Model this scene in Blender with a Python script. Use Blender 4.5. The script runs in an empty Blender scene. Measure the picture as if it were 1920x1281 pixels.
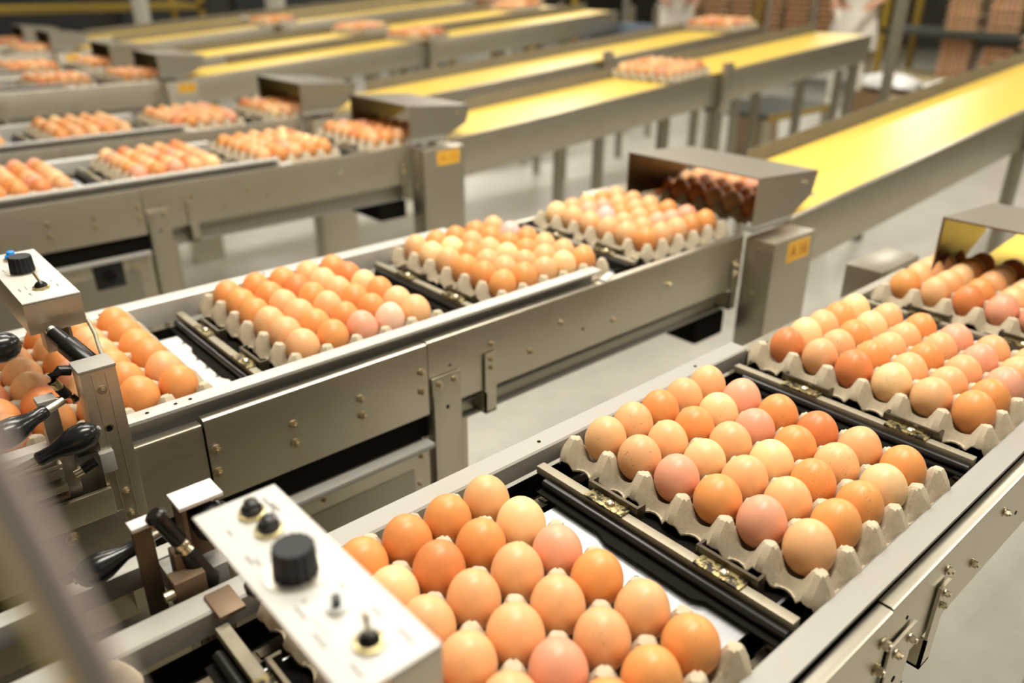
import bpy, bmesh, math, random
from mathutils import Vector, Matrix, Euler
random.seed(7)
SC = bpy.context.scene
COL = SC.collection
PI = math.pi

# ------------------------------------------------------------------ camera
F_PX = 1501.1; CZ = 0.4549
Rt = Vector((0.74855, -0.66306, 0.00434)); Up = Vector((0.27597, 0.31750, 0.90721)); Fw = Vector((0.60291, 0.67790, -0.42065))
cam_d = bpy.data.cameras.new('camera'); cam = bpy.data.objects.new('camera', cam_d); COL.objects.link(cam)
m = Matrix.Identity(4)
for i in range(3):
    m[i][0] = Rt[i]; m[i][1] = Up[i]; m[i][2] = -Fw[i]
m[2][3] = CZ
cam.matrix_world = m
cam_d.sensor_width = 36.0; cam_d.sensor_fit = 'HORIZONTAL'; cam_d.lens = F_PX * 36 / 1920
cam_d.clip_start = 0.02; cam_d.clip_end = 200
cam_d.dof.use_dof = True; cam_d.dof.focus_distance = 0.80; cam_d.dof.aperture_fstop = 3.0
SC.camera = cam

# ------------------------------------------------------------------ world, lamps, exposure
w = bpy.data.worlds.new('hall_air'); SC.world = w; w.use_nodes = True
w.node_tree.nodes['Background'].inputs[0].default_value = (1.0, 0.86, 0.55, 1)
w.node_tree.nodes['Background'].inputs[1].default_value = 0.15
SC.view_settings.view_transform = 'Standard'; SC.view_settings.look = 'None'
SC.view_settings.gamma = 1.0; SC.view_settings.use_curve_mapping = False
SC.view_settings.exposure = 0.30
def lamp(x, y, z, sx, sy, power, col=(1.0, 0.93, 0.82)):
    l = bpy.data.lights.new('ceiling_lamp', 'AREA'); l.shape = 'RECTANGLE'; l.size = sx; l.size_y = sy
    l.energy = power; l.color = col
    o = bpy.data.objects.new('ceiling_lamp', l); o.location = (x, y, z); COL.objects.link(o)
for (x, y, p) in [(0.7, 0.35, 35), (3.5, -0.7, 27), (5.4, 0.6, 42), (1.2, 1.5, 22), (3.1, 2.5, 16), (7.8, 3.2, 42), (7.4, 7.6, 40), (4.4, 4.9, 34), (1.4, 4.9, 34), (0.6, 1.8, 12),
                  (9.7, 12.4, 40), (4.6, 9.5, 30), (11.5, 6.0, 40), (1.0, 9.0, 26), (0.9, -2.2, 7)]:
    lamp(x, y, 1.85, 1.3, 0.30, p * 1.14)

# ------------------------------------------------------------------ materials
def new_mat(name):
    mt = bpy.data.materials.new(name); mt.use_nodes = True
    nt = mt.node_tree; return mt, nt, nt.nodes['Principled BSDF']
def N(nt, typ, **kw):
    n = nt.nodes.new(typ)
    for k, v in kw.items(): setattr(n, k, v)
    return n
def coords(nt, scale, kind='Object'):
    tc = N(nt, 'ShaderNodeTexCoord'); mp = N(nt, 'ShaderNodeMapping'); mp.inputs['Scale'].default_value = scale
    nt.links.new(tc.outputs[kind], mp.inputs['Vector']); return mp.outputs['Vector']
def noise(nt, vec, scale, detail=4, rough=.55):
    n = N(nt, 'ShaderNodeTexNoise'); n.inputs['Scale'].default_value = scale; n.inputs['Detail'].default_value = detail; n.inputs['Roughness'].default_value = rough
    nt.links.new(vec, n.inputs['Vector']); return n.outputs['Fac']
def ramp(nt, fac, stops):
    r = N(nt, 'ShaderNodeValToRGB'); e = r.color_ramp.elements
    while len(e) < len(stops): e.new(.5)
    for i, (p, c) in enumerate(stops):
        e[i].position = p; e[i].color = (c[0], c[1], c[2], 1) if hasattr(c, '__len__') else (c, c, c, 1)
    nt.links.new(fac, r.inputs[0]); return r.outputs[0]
def bump(nt, b, h, strength, dist=.001):
    n = N(nt, 'ShaderNodeBump'); n.inputs['Strength'].default_value = strength; n.inputs['Distance'].default_value = dist
    nt.links.new(h, n.inputs['Height']); nt.links.new(n.outputs[0], b.inputs['Normal'])
def metal(name, col, rough=.35, metallic=1.0, stretch=(3, 120, 120), dirt=(.35, .27, .14), dirt_amt=.25, col2=None, rv=.12, dlo=.52, dhi=.78, ds=9):
    mt, nt, b = new_mat(name)
    v = coords(nt, stretch); f = noise(nt, v, 6, 5)
    v2 = coords(nt, (1, 1, 1)); g = noise(nt, v2, ds, 6, .7)
    c2 = col2 or col; mid = [(a + b) / 2 for a, b in zip(col, c2)]
    base = ramp(nt, f, [(.25, [a * .35 + b * .65 for a, b in zip(col, mid)]), (.75, [a * .35 + b * .65 for a, b in zip(c2, mid)])])
    mx = N(nt, 'ShaderNodeMix', data_type='RGBA'); nt.links.new(base, mx.inputs[6]); mx.inputs[7].default_value = (*dirt, 1)
    dr = ramp(nt, g, [(dlo, 0.0), (dhi, dirt_amt)]); nt.links.new(dr, mx.inputs[0])
    nt.links.new(mx.outputs[2], b.inputs['Base Color'])
    b.inputs['Metallic'].default_value = metallic
    rr = ramp(nt, f, [(.2, rough - rv * .35), (.8, rough + rv * .35)]); nt.links.new(rr, b.inputs['Roughness'])
    bump(nt, b, f, .03, .0003)
    return mt
def plain(name, col, rough=.5, metallic=0, spec=.5, var=.08, scale=25, bmp=.05):
    mt, nt, b = new_mat(name)
    f = noise(nt, coords(nt, (1, 1, 1)), scale, 4)
    nt.links.new(ramp(nt, f, [(.3, [c * (1 - var) for c in col]), (.7, [min(1, c * (1 + var)) for c in col])]), b.inputs['Base Color'])
    b.inputs['Roughness'].default_value = rough; b.inputs['Metallic'].default_value = metallic; b.inputs['Specular IOR Level'].default_value = spec
    if bmp: bump(nt, b, f, bmp)
    return mt
M = {}
M['steel'] = metal('brushed_stainless_steel', (.58, .54, .44), .38, 1, (2, 140, 140), dirt_amt=.22, col2=(.66, .62, .52))
M['steel_dark'] = metal('dull_stainless_steel', (.40, .37, .31), .42, 1, (2, 140, 140), dirt_amt=.35, col2=(.46, .43, .37))
M['hood_shade'] = metal('painted_hood_shade', (.15, .125, .08), .30, 1, (3, 60, 60), dirt_amt=.4, dirt=(.04, .03, .015))  # dark steel colour that paints in the shade inside the hoods
M['alu_bright'] = metal('lighter_aluminium_rail', (.52, .51, .475), .5, .4, (2, 50, 50), dirt_amt=.2, col2=(.60, .59, .555))  # same aluminium in a lighter base colour
M['alu'] = metal('aluminium_rail', (.33, .32, .295), .62, .35, (2, 50, 50), dirt_amt=.2, col2=(.38, .37, .34))
M['plate'] = metal('worn_slide_plate', (.58, .60, .63), .32, .85, (1.5, 60, 60), dirt_amt=.05, col2=(.70, .71, .73))
M['hood'] = metal('hood_sheet_steel', (.40, .37, .31), .46, 1, (6, 40, 40), dirt_amt=.2, col2=(.45, .42, .36))
M['brass'] = metal('grimy_brass', (.40, .33, .15), .42, .7, (20, 20, 20), dirt=(.03, .025, .02), dirt_amt=1.0, dlo=.44, dhi=.54, ds=160)
M['bar'] = metal('worn_pusher_bar', (.30, .27, .20), .55, .5, (30, 3, 30), dirt=(.2, .16, .08), dirt_amt=.5, ds=90, col2=(.38, .35, .26))
M['bolt'] = metal('zinc_bolt', (.66, .58, .42), .3, 1, (20, 20, 20), dirt_amt=.5)
M['rust'] = metal('brown_stained_steel', (.17, .115, .07), .5, .5, (10, 10, 3), dirt=(.1, .06, .03), dirt_amt=.6)
M['rubber'] = plain('black_rubber', (.009, .008, .007), .28, spec=.35)
M['plastic_black'] = plain('black_plastic', (.010, .010, .011), .22, spec=.5, bmp=0)
M['knob_black'] = plain('matt_black_plastic', (.010, .010, .012), .45, spec=.3, bmp=0)
M['void'] = plain('near_black_void', (.008, .007, .005), .85, spec=.1)  # near-black; painted shade for gaps, slots and holes, also on flap and motor
M['chain'] = metal('greasy_chain', (.12, .10, .07), .4, .9, (40, 40, 40), dirt=(.02, .02, .015), dirt_amt=.9)
M['belt'] = plain('yellow_belt', (.90, .64, .12), .34, spec=.22, var=.03, scale=6, bmp=.0)
M['white'] = plain('white_enamel', (.56, .55, .515), .4, var=.02, bmp=0)
M['white_plastic'] = plain('white_plastic', (.64, .635, .61), .4, var=.05, bmp=0)
M['label'] = plain('orange_label', (.90, .50, .05), .45, var=.02, bmp=0)
M['ink'] = plain('label_ink', (.42, .16, .01), .5, bmp=0)
M['grey_ink'] = plain('grey_ink', (.22, .21, .20), .5, bmp=0)
M['blue'] = plain('blue_button', (.01, .25, .75), .3, bmp=0)
M['green'] = plain('green_plastic', (.01, .30, .12), .4, bmp=0)
M['yellow_steel'] = plain('yellow_painted_steel', (.30, .20, .02), .5)
M['white_steel'] = plain('white_painted_steel', (.62, .60, .54), .4)
M['grey_steel'] = plain('grey_painted_steel', (.21, .19, .145), .6, metallic=.1, spec=.2)
M['dark_shelf'] = plain('dark_shelf_board', (.045, .05, .04), .6)
M['cream_pallet'] = plain('cream_pallet', (.55, .46, .26), .6)
M['coat'] = plain('white_cotton', (.66, .63, .56), .9, var=.06, scale=8)
M['trousers'] = plain('white_trousers', (.72, .68, .60), .9)
M['skin'] = plain('skin', (.62, .36, .25), .5)
M['net'] = plain('hair_net', (.55, .55, .52), .8)
M['boot'] = plain('white_rubber_boot', (.7, .68, .62), .4)
M['card'] = plain('brown_cardboard', (.22, .135, .07), .9)
M['bag'] = plain('white_plastic_sheet', (.80, .79, .78), .35)
M['mauve'] = plain('mauve_painted_edge', (.36, .31, .285), .4, var=.05)
M['yellow_edge'] = plain('yellowish_edge', (.72, .62, .30), .3)
M['crate'] = plain('blue_grey_sheet', (.16, .20, .27), .5)

def pulp_mat(name, col):
    mt, nt, b = new_mat(name)
    v = coords(nt, (1, 1, 1)); f = noise(nt, v, 70, 6, .7); g = noise(nt, v, 900, 3, .7)
    nt.links.new(ramp(nt, f, [(.3, [c * .86 for c in col]), (.7, [c * 1.06 for c in col])]), b.inputs['Base Color'])
    b.inputs['Roughness'].default_value = .95; b.inputs['Specular IOR Level'].default_value = .15
    ad = N(nt, 'ShaderNodeMath', operation='ADD'); nt.links.new(f, ad.inputs[0]); nt.links.new(g, ad.inputs[1])
    bump(nt, b, ad.outputs[0], .45, .0012)
    return mt
M['pulp'] = pulp_mat('moulded_paper_pulp', (.545, .47, .34))
M['pulp_brown'] = pulp_mat('brown_paper_pulp', (.40, .30, .18))

def egg_mat(name, attr=None):
    mt, nt, b = new_mat(name)
    if attr:
        a = N(nt, 'ShaderNodeAttribute'); a.attribute_name = attr; colour = a.outputs['Color']; rnd = None
    else:
        oi = N(nt, 'ShaderNodeObjectInfo'); colour = oi.outputs['Color']; rnd = oi.outputs['Random']
    tc = N(nt, 'ShaderNodeTexCoord'); vec = tc.outputs['Object']
    if rnd is not None:
        mul = N(nt, 'ShaderNodeMath', operation='MULTIPLY'); mul.inputs[1].default_value = 37.0; nt.links.new(rnd, mul.inputs[0])
        va = N(nt, 'ShaderNodeVectorMath', operation='ADD'); nt.links.new(vec, va.inputs[0]); nt.links.new(mul.outputs[0], va.inputs[1]); vec = va.outputs[0]
    f = noise(nt, vec, 45, 5, .6); g = noise(nt, vec, 420, 2, .5)
    hs = N(nt, 'ShaderNodeHueSaturation'); nt.links.new(colour, hs.inputs['Color'])
    nt.links.new(ramp(nt, f, [(.3, .93), (.7, 1.05)]), hs.inputs['Value'])
    if rnd is not None:
        # darker pigment speckles, only on some eggs
        gt = N(nt, 'ShaderNodeMapRange'); nt.links.new(rnd, gt.inputs['Value']); gt.inputs['From Min'].default_value = 0; gt.inputs['From Max'].default_value = 1
        gt.inputs['To Min'].default_value = .66; gt.inputs['To Max'].default_value = .84
        sb = N(nt, 'ShaderNodeMath', operation='GREATER_THAN'); nt.links.new(g, sb.inputs[0]); nt.links.new(gt.outputs[0], sb.inputs[1])
        mx = N(nt, 'ShaderNodeMix', data_type='RGBA'); nt.links.new(hs.outputs[0], mx.inputs[6]); mx.inputs[7].default_value = (.16, .07, .025, 1)
        ml = N(nt, 'ShaderNodeMath', operation='MULTIPLY'); ml.inputs[1].default_value = .45; nt.links.new(sb.outputs[0], ml.inputs[0]); nt.links.new(ml.outputs[0], mx.inputs[0])
        nt.links.new(mx.outputs[2], b.inputs['Base Color'])
    else: nt.links.new(hs.outputs[0], b.inputs['Base Color'])
    b.inputs['Roughness'].default_value = .40; b.inputs['Specular IOR Level'].default_value = .42
    bump(nt, b, g, .05, .0004)
    return mt
M['egg'] = egg_mat('eggshell'); M['egg_far'] = egg_mat('eggshell_far', 'egg_colour')

def floor_mat():
    mt, nt, b = new_mat('pale_epoxy_floor')
    v = coords(nt, (1, 1, 1)); f = noise(nt, v, 1.3, 6, .6); g = noise(nt, v, 14, 4, .6)
    mx = N(nt, 'ShaderNodeMix', data_type='RGBA'); mx.blend_type = 'MULTIPLY'; mx.inputs[0].default_value = 1
    nt.links.new(ramp(nt, f, [(.3, (.54, .525, .475)), (.7, (.64, .625, .575))]), mx.inputs[6]); nt.links.new(ramp(nt, g, [(.3, .9), (.7, 1.0)]), mx.inputs[7])
    nt.links.new(mx.outputs[2], b.inputs['Base Color']); b.inputs['Roughness'].default_value = .32
    return mt
M['floor'] = floor_mat()
M['wall'] = plain('dim_grey_wall', (.085, .08, .068), .8, var=.25, scale=1.2)
M['wall_panel'] = plain('blue_grey_panel', (.05, .055, .06), .5, var=.2, scale=2)

# ------------------------------------------------------------------ mesh helpers
class MB:
    def __init__(s): s.v = []; s.f = []
    def add(s, vs, fs):
        o = len(s.v); s.v += [tuple(q) for q in vs]; s.f += [tuple(i + o for i in f) for f in fs]; return s
    def box(s, x0, x1, y0, y1, z0, z1, rot=None, c=None):
        vs = [Vector((x, y, z)) for x in (x0, x1) for y in (y0, y1) for z in (z0, z1)]
        if rot is not None:
            cc = Vector(c) if c else Vector(((x0 + x1) / 2, (y0 + y1) / 2, (z0 + z1) / 2)); vs = [rot @ (q - cc) + cc for q in vs]
        return s.add(vs, [(0, 1, 3, 2), (4, 6, 7, 5), (0, 4, 5, 1), (2, 3, 7, 6), (0, 2, 6, 4), (1, 5, 7, 3)])
    def prism(s, poly, y0, y1):      # polygon in x,z extruded along y
        n = len(poly); vs = [(x, y0, z) for x, z in poly] + [(x, y1, z) for x, z in poly]
        return s.add(vs, [tuple(range(n)), tuple(range(2 * n - 1, n - 1, -1))] + [(i, n + i, n + (i + 1) % n, (i + 1) % n) for i in range(n)])
    def prism_x(s, poly, x0, x1):    # polygon in y,z extruded along x
        n = len(poly); vs = [(x0, y, z) for y, z in poly] + [(x1, y, z) for y, z in poly]
        return s.add(vs, [tuple(range(n - 1, -1, -1)), tuple(range(n, 2 * n))] + [(i, (i + 1) % n, n + (i + 1) % n, n + i) for i in range(n)])
    def rings(s, cs, cap=True):      # cs: list of (centre, radius, axis)
        n = s.n if hasattr(s, 'n') else 16
        vs = []
        for c, r, ax in cs:
            ax = Vector(ax).normalized(); a = ax.orthogonal().normalized() if abs(ax.z) < .95 else Vector((1, 0, 0)); b = ax.cross(a).normalized(); a = b.cross(ax)
            vs += [Vector(c) + (a * math.cos(2 * PI * k / n) + b * math.sin(2 * PI * k / n)) * r for k in range(n)]
        fs = []
        for i in range(len(cs) - 1):
            for k in range(n): fs.append((i * n + k, i * n + (k + 1) % n, (i + 1) * n + (k + 1) % n, (i + 1) * n + k))
        if cap: fs += [tuple(range(n - 1, -1, -1)), tuple(range((len(cs) - 1) * n, len(cs) * n))]
        return s.add(vs, fs)
    def cyl(s, p0, p1, r0, r1=None, n=16):
        s.n = n; d = Vector(p1) - Vector(p0); return s.rings([(p0, r0, d), (p1, r0 if r1 is None else r1, d)])
    def turn(s, p0, p1, prof, n=20):  # prof: (t along p0-p1, radius)
        s.n = n; p0 = Vector(p0); d = Vector(p1) - p0; return s.rings([(p0 + d * t, max(r, 1e-4), d) for t, r in prof])
    def tube(s, pts, r, n=12):
        s.n = n; pts = [Vector(q) for q in pts]; cs = []
        for i, q in enumerate(pts):
            d = pts[min(i + 1, len(pts) - 1)] - pts[max(i - 1, 0)]; cs.append((q, r, d))
        return s.rings(cs)
    def mesh(s, name, mat, bev=0, ang=35):
        me = bpy.data.meshes.new(name); me.from_pydata(s.v, [], s.f)
        bm = bmesh.new(); bm.from_mesh(me); bmesh.ops.recalc_face_normals(bm, faces=bm.faces)
        if bev: bmesh.ops.bevel(bm, geom=[e for e in bm.edges if e.calc_face_angle(0) > .6], offset=bev, segments=2, affect='EDGES', profile=.6, clamp_overlap=True)
        bm.to_mesh(me); bm.free()
        me.polygons.foreach_set('use_smooth', [True] * len(me.polygons)); me.set_sharp_from_angle(angle=math.radians(ang))
        me.materials.append(M[mat] if isinstance(mat, str) else mat); return me
    def obj(s, name, mat, parent=None, bev=0, loc=None, ang=35):
        return link(name, s.mesh(name, mat, bev, ang), parent, loc)
def link(name, me, parent=None, loc=None):
    o = bpy.data.objects.new(name, me); COL.objects.link(o); o.parent = parent
    if loc is not None: o.location = loc
    return o
def tag(o, label=None, cat=None, group=None, kind=None):
    if label: o['label'] = label
    if cat: o['category'] = cat
    if group: o['group'] = group
    if kind: o['kind'] = kind
    return o
def empty(name, loc, label=None, cat=None, group=None, rz=0):
    o = bpy.data.objects.new(name, None); o.empty_display_size = .05; COL.objects.link(o); o.location = loc; o.rotation_euler.z = rz
    return tag(o, label, cat, group)
KIDS = {}
def kids(o): return [c for c in COL.objects if c.parent == o]
def copy_tree(o, parent=None, skip=()):
    c = o.copy(); COL.objects.link(c); c.parent = parent
    for ch in kids(o):
        if ch.name.split('.')[0] not in skip: copy_tree(ch, c, skip)
    return c
def text_obj(name, s, size, mat, parent, loc, rot, depth=.0004):
    cu = bpy.data.curves.new(name, 'FONT'); cu.body = s; cu.size = size; cu.align_x = 'CENTER'; cu.align_y = 'CENTER'; cu.extrude = depth
    tmp = bpy.data.objects.new('tmp', cu); COL.objects.link(tmp); bpy.context.view_layer.update()
    me = bpy.data.meshes.new_from_object(tmp.evaluated_get(bpy.context.evaluated_depsgraph_get())); bpy.data.objects.remove(tmp)
    me.materials.clear(); me.materials.append(M[mat]); o = link(name, me, parent, loc); o.rotation_euler = rot; return o

# ------------------------------------------------------------------ the setting
FZ = -0.9
tag(MB().box(-6, 20, -6, 18, FZ - .1, FZ).obj('floor', 'floor'), kind='structure')
tag(MB().box(-6, 20, 15, 15.2, FZ, 3.2).obj('wall_back', 'wall'), kind='structure')
tag(MB().box(-5.2, -5, -6, 15, FZ, 3.2).obj('wall_left_added', 'wall'), kind='structure')  # unseen wall, added to darken reflections on the steel faces
tag(MB().box(17, 17.2, -6, 15, FZ, 3.2).obj('wall_right', 'wall'), kind='structure')
for i, x in enumerate([.6, 2.6, 4.6, 6.6, 8.6]):
    tag(MB().box(x, x + 1.5, 14.9, 14.99, -.6, 1.6).obj('trim_%d' % (i + 1), 'wall_panel', bev=.01), kind='structure')

# ------------------------------------------------------------------ bolts
def bolt_mesh():
    b = MB(); b.cyl((0, 0, 0), (0, -.0018, 0), .0065, n=16); b.cyl((0, -.0018, 0), (0, -.0065, 0), .0046, n=6); b.cyl((0, -.0065, 0), (0, -.0085, 0), .0028, n=10)
    return b.mesh('bolt', 'bolt')
BOLT = bolt_mesh()
def bolt(parent, x, y, z, s=1.0, rz=0):
    o = link('bolt', BOLT, parent, (x, y, z)); o.scale = (s, s, s); o.rotation_euler.z = rz; return o
def hole(b, x, y, z, r=.0025): b.cyl((x, y, z), (x, y - .0006, z), r, n=12)

# ------------------------------------------------------------------ conveyor lane (local y = 0 at the front skirt, x along the lane)
C0 = .193      # lane centre behind the skirt
def build_lane(high, label, plate_text, cy, z_skirt=-.03):
    t = empty('conveyor_lane', (0, cy - C0, 0), label, 'conveyor', 'egg tray conveyor lanes')
    X0, X1 = -.75, 1.35
    c = C0; zs = z_skirt
    # front rail and rear rail: flat top flange with an inner wall
    fx1 = .95 if high else X1
    zr = .002 if high else -.015
    fr = MB()
    prof = [(c - .180, zr), (c - .157, zr), (c - .155, zr - .002), (c - .155, -.046), (c - .159, -.046), (c - .159, zr - .004), (c - .180, zr - .004)]
    fr.prism_x([(a, b) for a, b in prof], X0, fx1)
    rail = fr.obj('front_rail', 'alu_bright' if high else 'alu', t)
    h = MB()
    for x in (-.30, -.08, .17, .19, .213, .245, .262): hole_top(h, x, c - .168, zr)
    h.obj('rail_holes', 'void', rail)
    if high: MB().box(.945, .985, c - .185, c - .172, -.022, -.012, Matrix.Rotation(.35, 3, 'Z')).obj('rail_end_bracket', 'white_plastic', t, bev=.002)
    br = MB(); zb = .0 if high else -.013
    br.prism_x([(c + .164, zb - .002), (c + .166, zb), (c + .190, zb), (c + .190, zb - .028), (c + .187, zb - .028), (c + .187, zb - .004), (c + .167, zb - .004), (c + .167, -.036), (c + .164, -.036)], X0, .90)
    rr = br.obj('rear_rail', 'alu_bright' if high else 'alu', t)
    h = MB()
    for x in (.245, .262, -.1, .52, .80): hole_top(h, x, c + .177 if x != .262 else c + .170, zb)
    h.obj('rail_holes', 'void', rr)
    MB().prism_x([(c + .164, -.022), (c + .164, -.018), (c + .178, -.018), (c + .178, -.05), (c + .175, -.05), (c + .175, -.022)], .90, X1 + .05).obj('low_rear_rail', 'steel', t)
    for yv in (c + .168, c - .163): MB().box(X0, X1, yv, yv + .002, -.085, -.047).obj('slot_dark_sheet', 'void', t)  # near-black sheets added to paint the darkness inside the open slots
    # slide plate, slots and chain
    pl = MB().box(X0, X1, c - .121, c + .105, -.041, -.038).obj('slide_plate', 'plate', t)
    h = MB()
    for x in (-.2, .12, .457, .80, 1.16):
        for y in (-.018,): hole_top(h, x, c + y, -.038, .0028)
    h.obj('plate_holes', 'void', pl)
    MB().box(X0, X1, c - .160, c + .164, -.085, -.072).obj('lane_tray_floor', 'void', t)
    for y in (c - .139, c + .134):
        ch = MB()
        for k in range(78):
            x = X0 + .02 + k * .0264
            ch.box(x, x + .018, y - .005, y + .005, -.060, -.050)
            ch.box(x + .014, x + .028, y - .0075, y + .0075, -.058, -.052)
        tag(ch.obj('drive_chain', 'chain', t), kind='stuff')
    # skirt panels with a rolled top edge
    def skirt(x0, x1, dy, dz, z1, name='skirt_panel'):
        P = [(dy + .014, zs + dz), (dy + .003, zs + dz), (dy + .0008, zs + dz - .001), (dy, zs + dz - .004), (dy, z1), (dy + .012, z1), (dy + .012, z1 + .002), (dy + .002, z1 + .002), (dy + .002, zs + dz - .003), (dy + .014, zs + dz - .003)]
        return MB().prism_x(P, x0, x1).obj(name, 'steel', t)
    s1 = skirt(X0, .262, .003, -.006, -.128); s2 = skirt(.264, .580, 0, 0, -.128); s3 = skirt(.582, X1, .001, .001, -.124)
    for (x, z) in [(.273, -.059), (.271, -.090), (.372, -.064), (.372, -.091), (.47, -.063), (.471, -.089), (.569, -.057), (.569, -.087), (-.02, -.064), (.1, -.064)]: bolt(s2 if x > .26 else s1, x, (0 if x > .26 else .003), z)
    for (x, z) in [(.699, -.053), (.779, -.090), (.845, -.059), (.973, -.090), (1.347 - .02, -.070), (1.347 - .02, -.093), (1.12, -.062)]: bolt(s3, x, .001, z, .85)
    hh = MB(); hole(hh, .897, .001, -.086); hole(hh, .62, .001, -.062, .002); hh.obj('panel_holes', 'void', s3)
    # hanging brackets
    for x in (.682, 1.318):
        hb = MB(); hb.box(x, x + .022, -.004, -.001, -.165, -.064); hb.box(x, x + .003, -.004, .03, -.165, -.128); hb.box(x, x + .022, -.004, .03, -.165, -.162)
        b = hb.obj('hanger_bracket', 'steel', t); bolt(b, x + .011, -.004, -.074, .7); bolt(b, x + .011, -.004, -.088, .7)
    # undertray
    ut = MB(); ut.box(.64, 1.33, .028, c * 2 - .01, -.176, -.122)
    u = ut.obj('undertray', 'steel_dark', t)
    MB().box(.64, 1.33, .024, .028, -.150, -.146).obj('undertray_bead', 'alu', u)
    MB().box(.64, 1.33, .022, .028, -.176, -.170).obj('undertray_bead', 'alu', u)
    # machine housing under the head of the lane
    hb = MB(); hb.box(X0, .575, -.004, 2 * c - .02, -.72, -.172); ho = hb.obj('lower_housing', 'steel', t, bev=.004)
    MB().box(X0, .577, -.016, .004, -.176, -.168).obj('housing_lip', 'alu', ho, bev=.002)
    MB().box(.20, .545, -.0065, -.004, -.60, -.205).obj('access_panel', 'steel_dark', ho, bev=.001)
    for x, z in ((.56, -.19), (.555, -.235), (.22, -.19), (.4, -.19)): bolt(ho, x, -.004, z, .6)
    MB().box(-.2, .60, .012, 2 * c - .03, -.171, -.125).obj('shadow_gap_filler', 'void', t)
    # legs: L section with a wide lower flange, bolted to the skirt
    for x, y, sg in ((.584, -.004, 1), (.584, 2 * c - .012, -1)):
        lg = MB(); lg.box(x, x + .052, y, y + .003, FZ + .01, -.072); lg.box(x, x + .003, y, y + .03, FZ + .01, -.10); lg.box(x + .052, x + .062, y + .0, y + .003, FZ + .01, -.155)
        lo = lg.obj('leg', 'steel', t, bev=.0008)
        if sg == 1:
            bolt(lo, x + .012, y, -.084, .85); bolt(lo, x + .040, y, -.084, .85)
            q = MB(); hole(q, x + .026, y, -.125, .0032); q.obj('leg_hole', 'void', lo)
        MB().box(x - .015, x + .07, y - .02, y + .05, FZ, FZ + .012).obj('foot_plate', 'steel', lo)
    # junction posts at the discharge end
    for nm, y0, y1, zb_ in (('junction_post', -.066, 0, FZ), ('rear_junction_box', 2 * c, 2 * c + .066, -.13)):
        jp = MB().box(1.355, 1.505, y0, y1, zb_, -.02).obj(nm, 'steel', t, bev=.003)
        if nm == 'junction_post':
            bolt(jp, 1.355, -.03, -.04, .6, -PI / 2); bolt(jp, 1.355, -.03, -.13, .6, -PI / 2)
            lp = MB().box(1.404, 1.486, -.0672, -.066, -.070, -.029).obj('number_plate', 'label', jp)
            if plate_text: text_obj('lettering', plate_text, .032, 'ink', lp, (1.445, -.0674, -.0495), (PI / 2, 0, 0))
    MB().box(1.25, 1.345, .02, .22, -.232, -.178).obj('drive_motor', 'void', t, bev=.006)
    # hood over the discharge
    y0, y1 = -.018, .305
    hd = MB(); th = .002
    hd.add([(1.345, y0, .100), (1.345, y1, .100), (1.568, y1, .084), (1.568, y0, .084), (1.345, y0, .098), (1.345, y1, .098), (1.568, y1, .082), (1.568, y0, .082)],
           [(0, 1, 2, 3), (7, 6, 5, 4), (0, 4, 5, 1), (1, 5, 6, 2), (2, 6, 7, 3), (3, 7, 4, 0)])
    side = [(1.345, .004), (1.345, .099), (1.568, .083), (1.553, .034), (1.478, .001)]
    hd.prism(side, y0, y0 + th); hd.prism(side, y1 - th, y1)
    ho = hd.obj('hood', 'hood', t)
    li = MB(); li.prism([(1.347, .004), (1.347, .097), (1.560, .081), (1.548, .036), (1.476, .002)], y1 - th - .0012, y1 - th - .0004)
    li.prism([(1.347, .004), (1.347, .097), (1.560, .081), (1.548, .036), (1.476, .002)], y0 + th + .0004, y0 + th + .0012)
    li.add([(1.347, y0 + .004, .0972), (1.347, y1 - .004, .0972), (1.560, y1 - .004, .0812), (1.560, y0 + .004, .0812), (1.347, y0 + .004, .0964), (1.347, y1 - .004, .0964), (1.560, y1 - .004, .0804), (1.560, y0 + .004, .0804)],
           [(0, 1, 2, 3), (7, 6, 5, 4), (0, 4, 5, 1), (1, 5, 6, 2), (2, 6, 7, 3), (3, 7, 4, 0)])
    li.obj('hood_shade_sheet', 'hood_shade', ho)  # thin added sheets carrying the painted shade of the hood interior
    bolt(ho, 1.52, y0, .066, .55)
    MB().box(1.345, 1.48, y0 - .004, y0 + .02, -.006, .004).obj('hood_flange', 'alu', ho)
    # end plate under the hood opening
    MB().box(1.33, 1.345, .03, c + .16, -.034, -.028).obj('transfer_bar', 'steel', t)
    return t
def hole_top(b, x, y, z, r=.0022): b.cyl((x, y, z - .002), (x, y, z + .0005), r, n=12)

LANES = {  # name: (tray centre y, plate text, label)
 'A': (.3626, 'A 15', 'stainless conveyor lane nearest the camera, low front rail, brown egg trays on top'),
 'B': (1.0235, 'A 16', 'stainless conveyor lane just behind the nearest one, with orange plate reading A 16'),
 'C': (2.172, 'A-12', 'blurred stainless conveyor lane third from the camera with yellow number plate and socket'),
 'D': (2.822, 'A-11', 'blurred stainless conveyor lane fourth from the camera, directly behind the third'),
 'E': (4.175, 'A-10', 'blurred stainless conveyor lane fifth from camera, across the second gap'),
 'F': (4.85, 'A-9', 'blurred stainless conveyor lane sixth from camera, just behind the fifth'),
 'G': (5.99, '', 'very blurred stainless conveyor lane second from the back of the hall'),
 'H': (6.64, '', 'very blurred stainless conveyor lane farthest from the camera')}
lane = {}
for k, (cy, txt, lab) in LANES.items():
    lane[k] = build_lane(k != 'A', lab, txt, cy, -.03 if k == 'A' else -.017)
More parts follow.
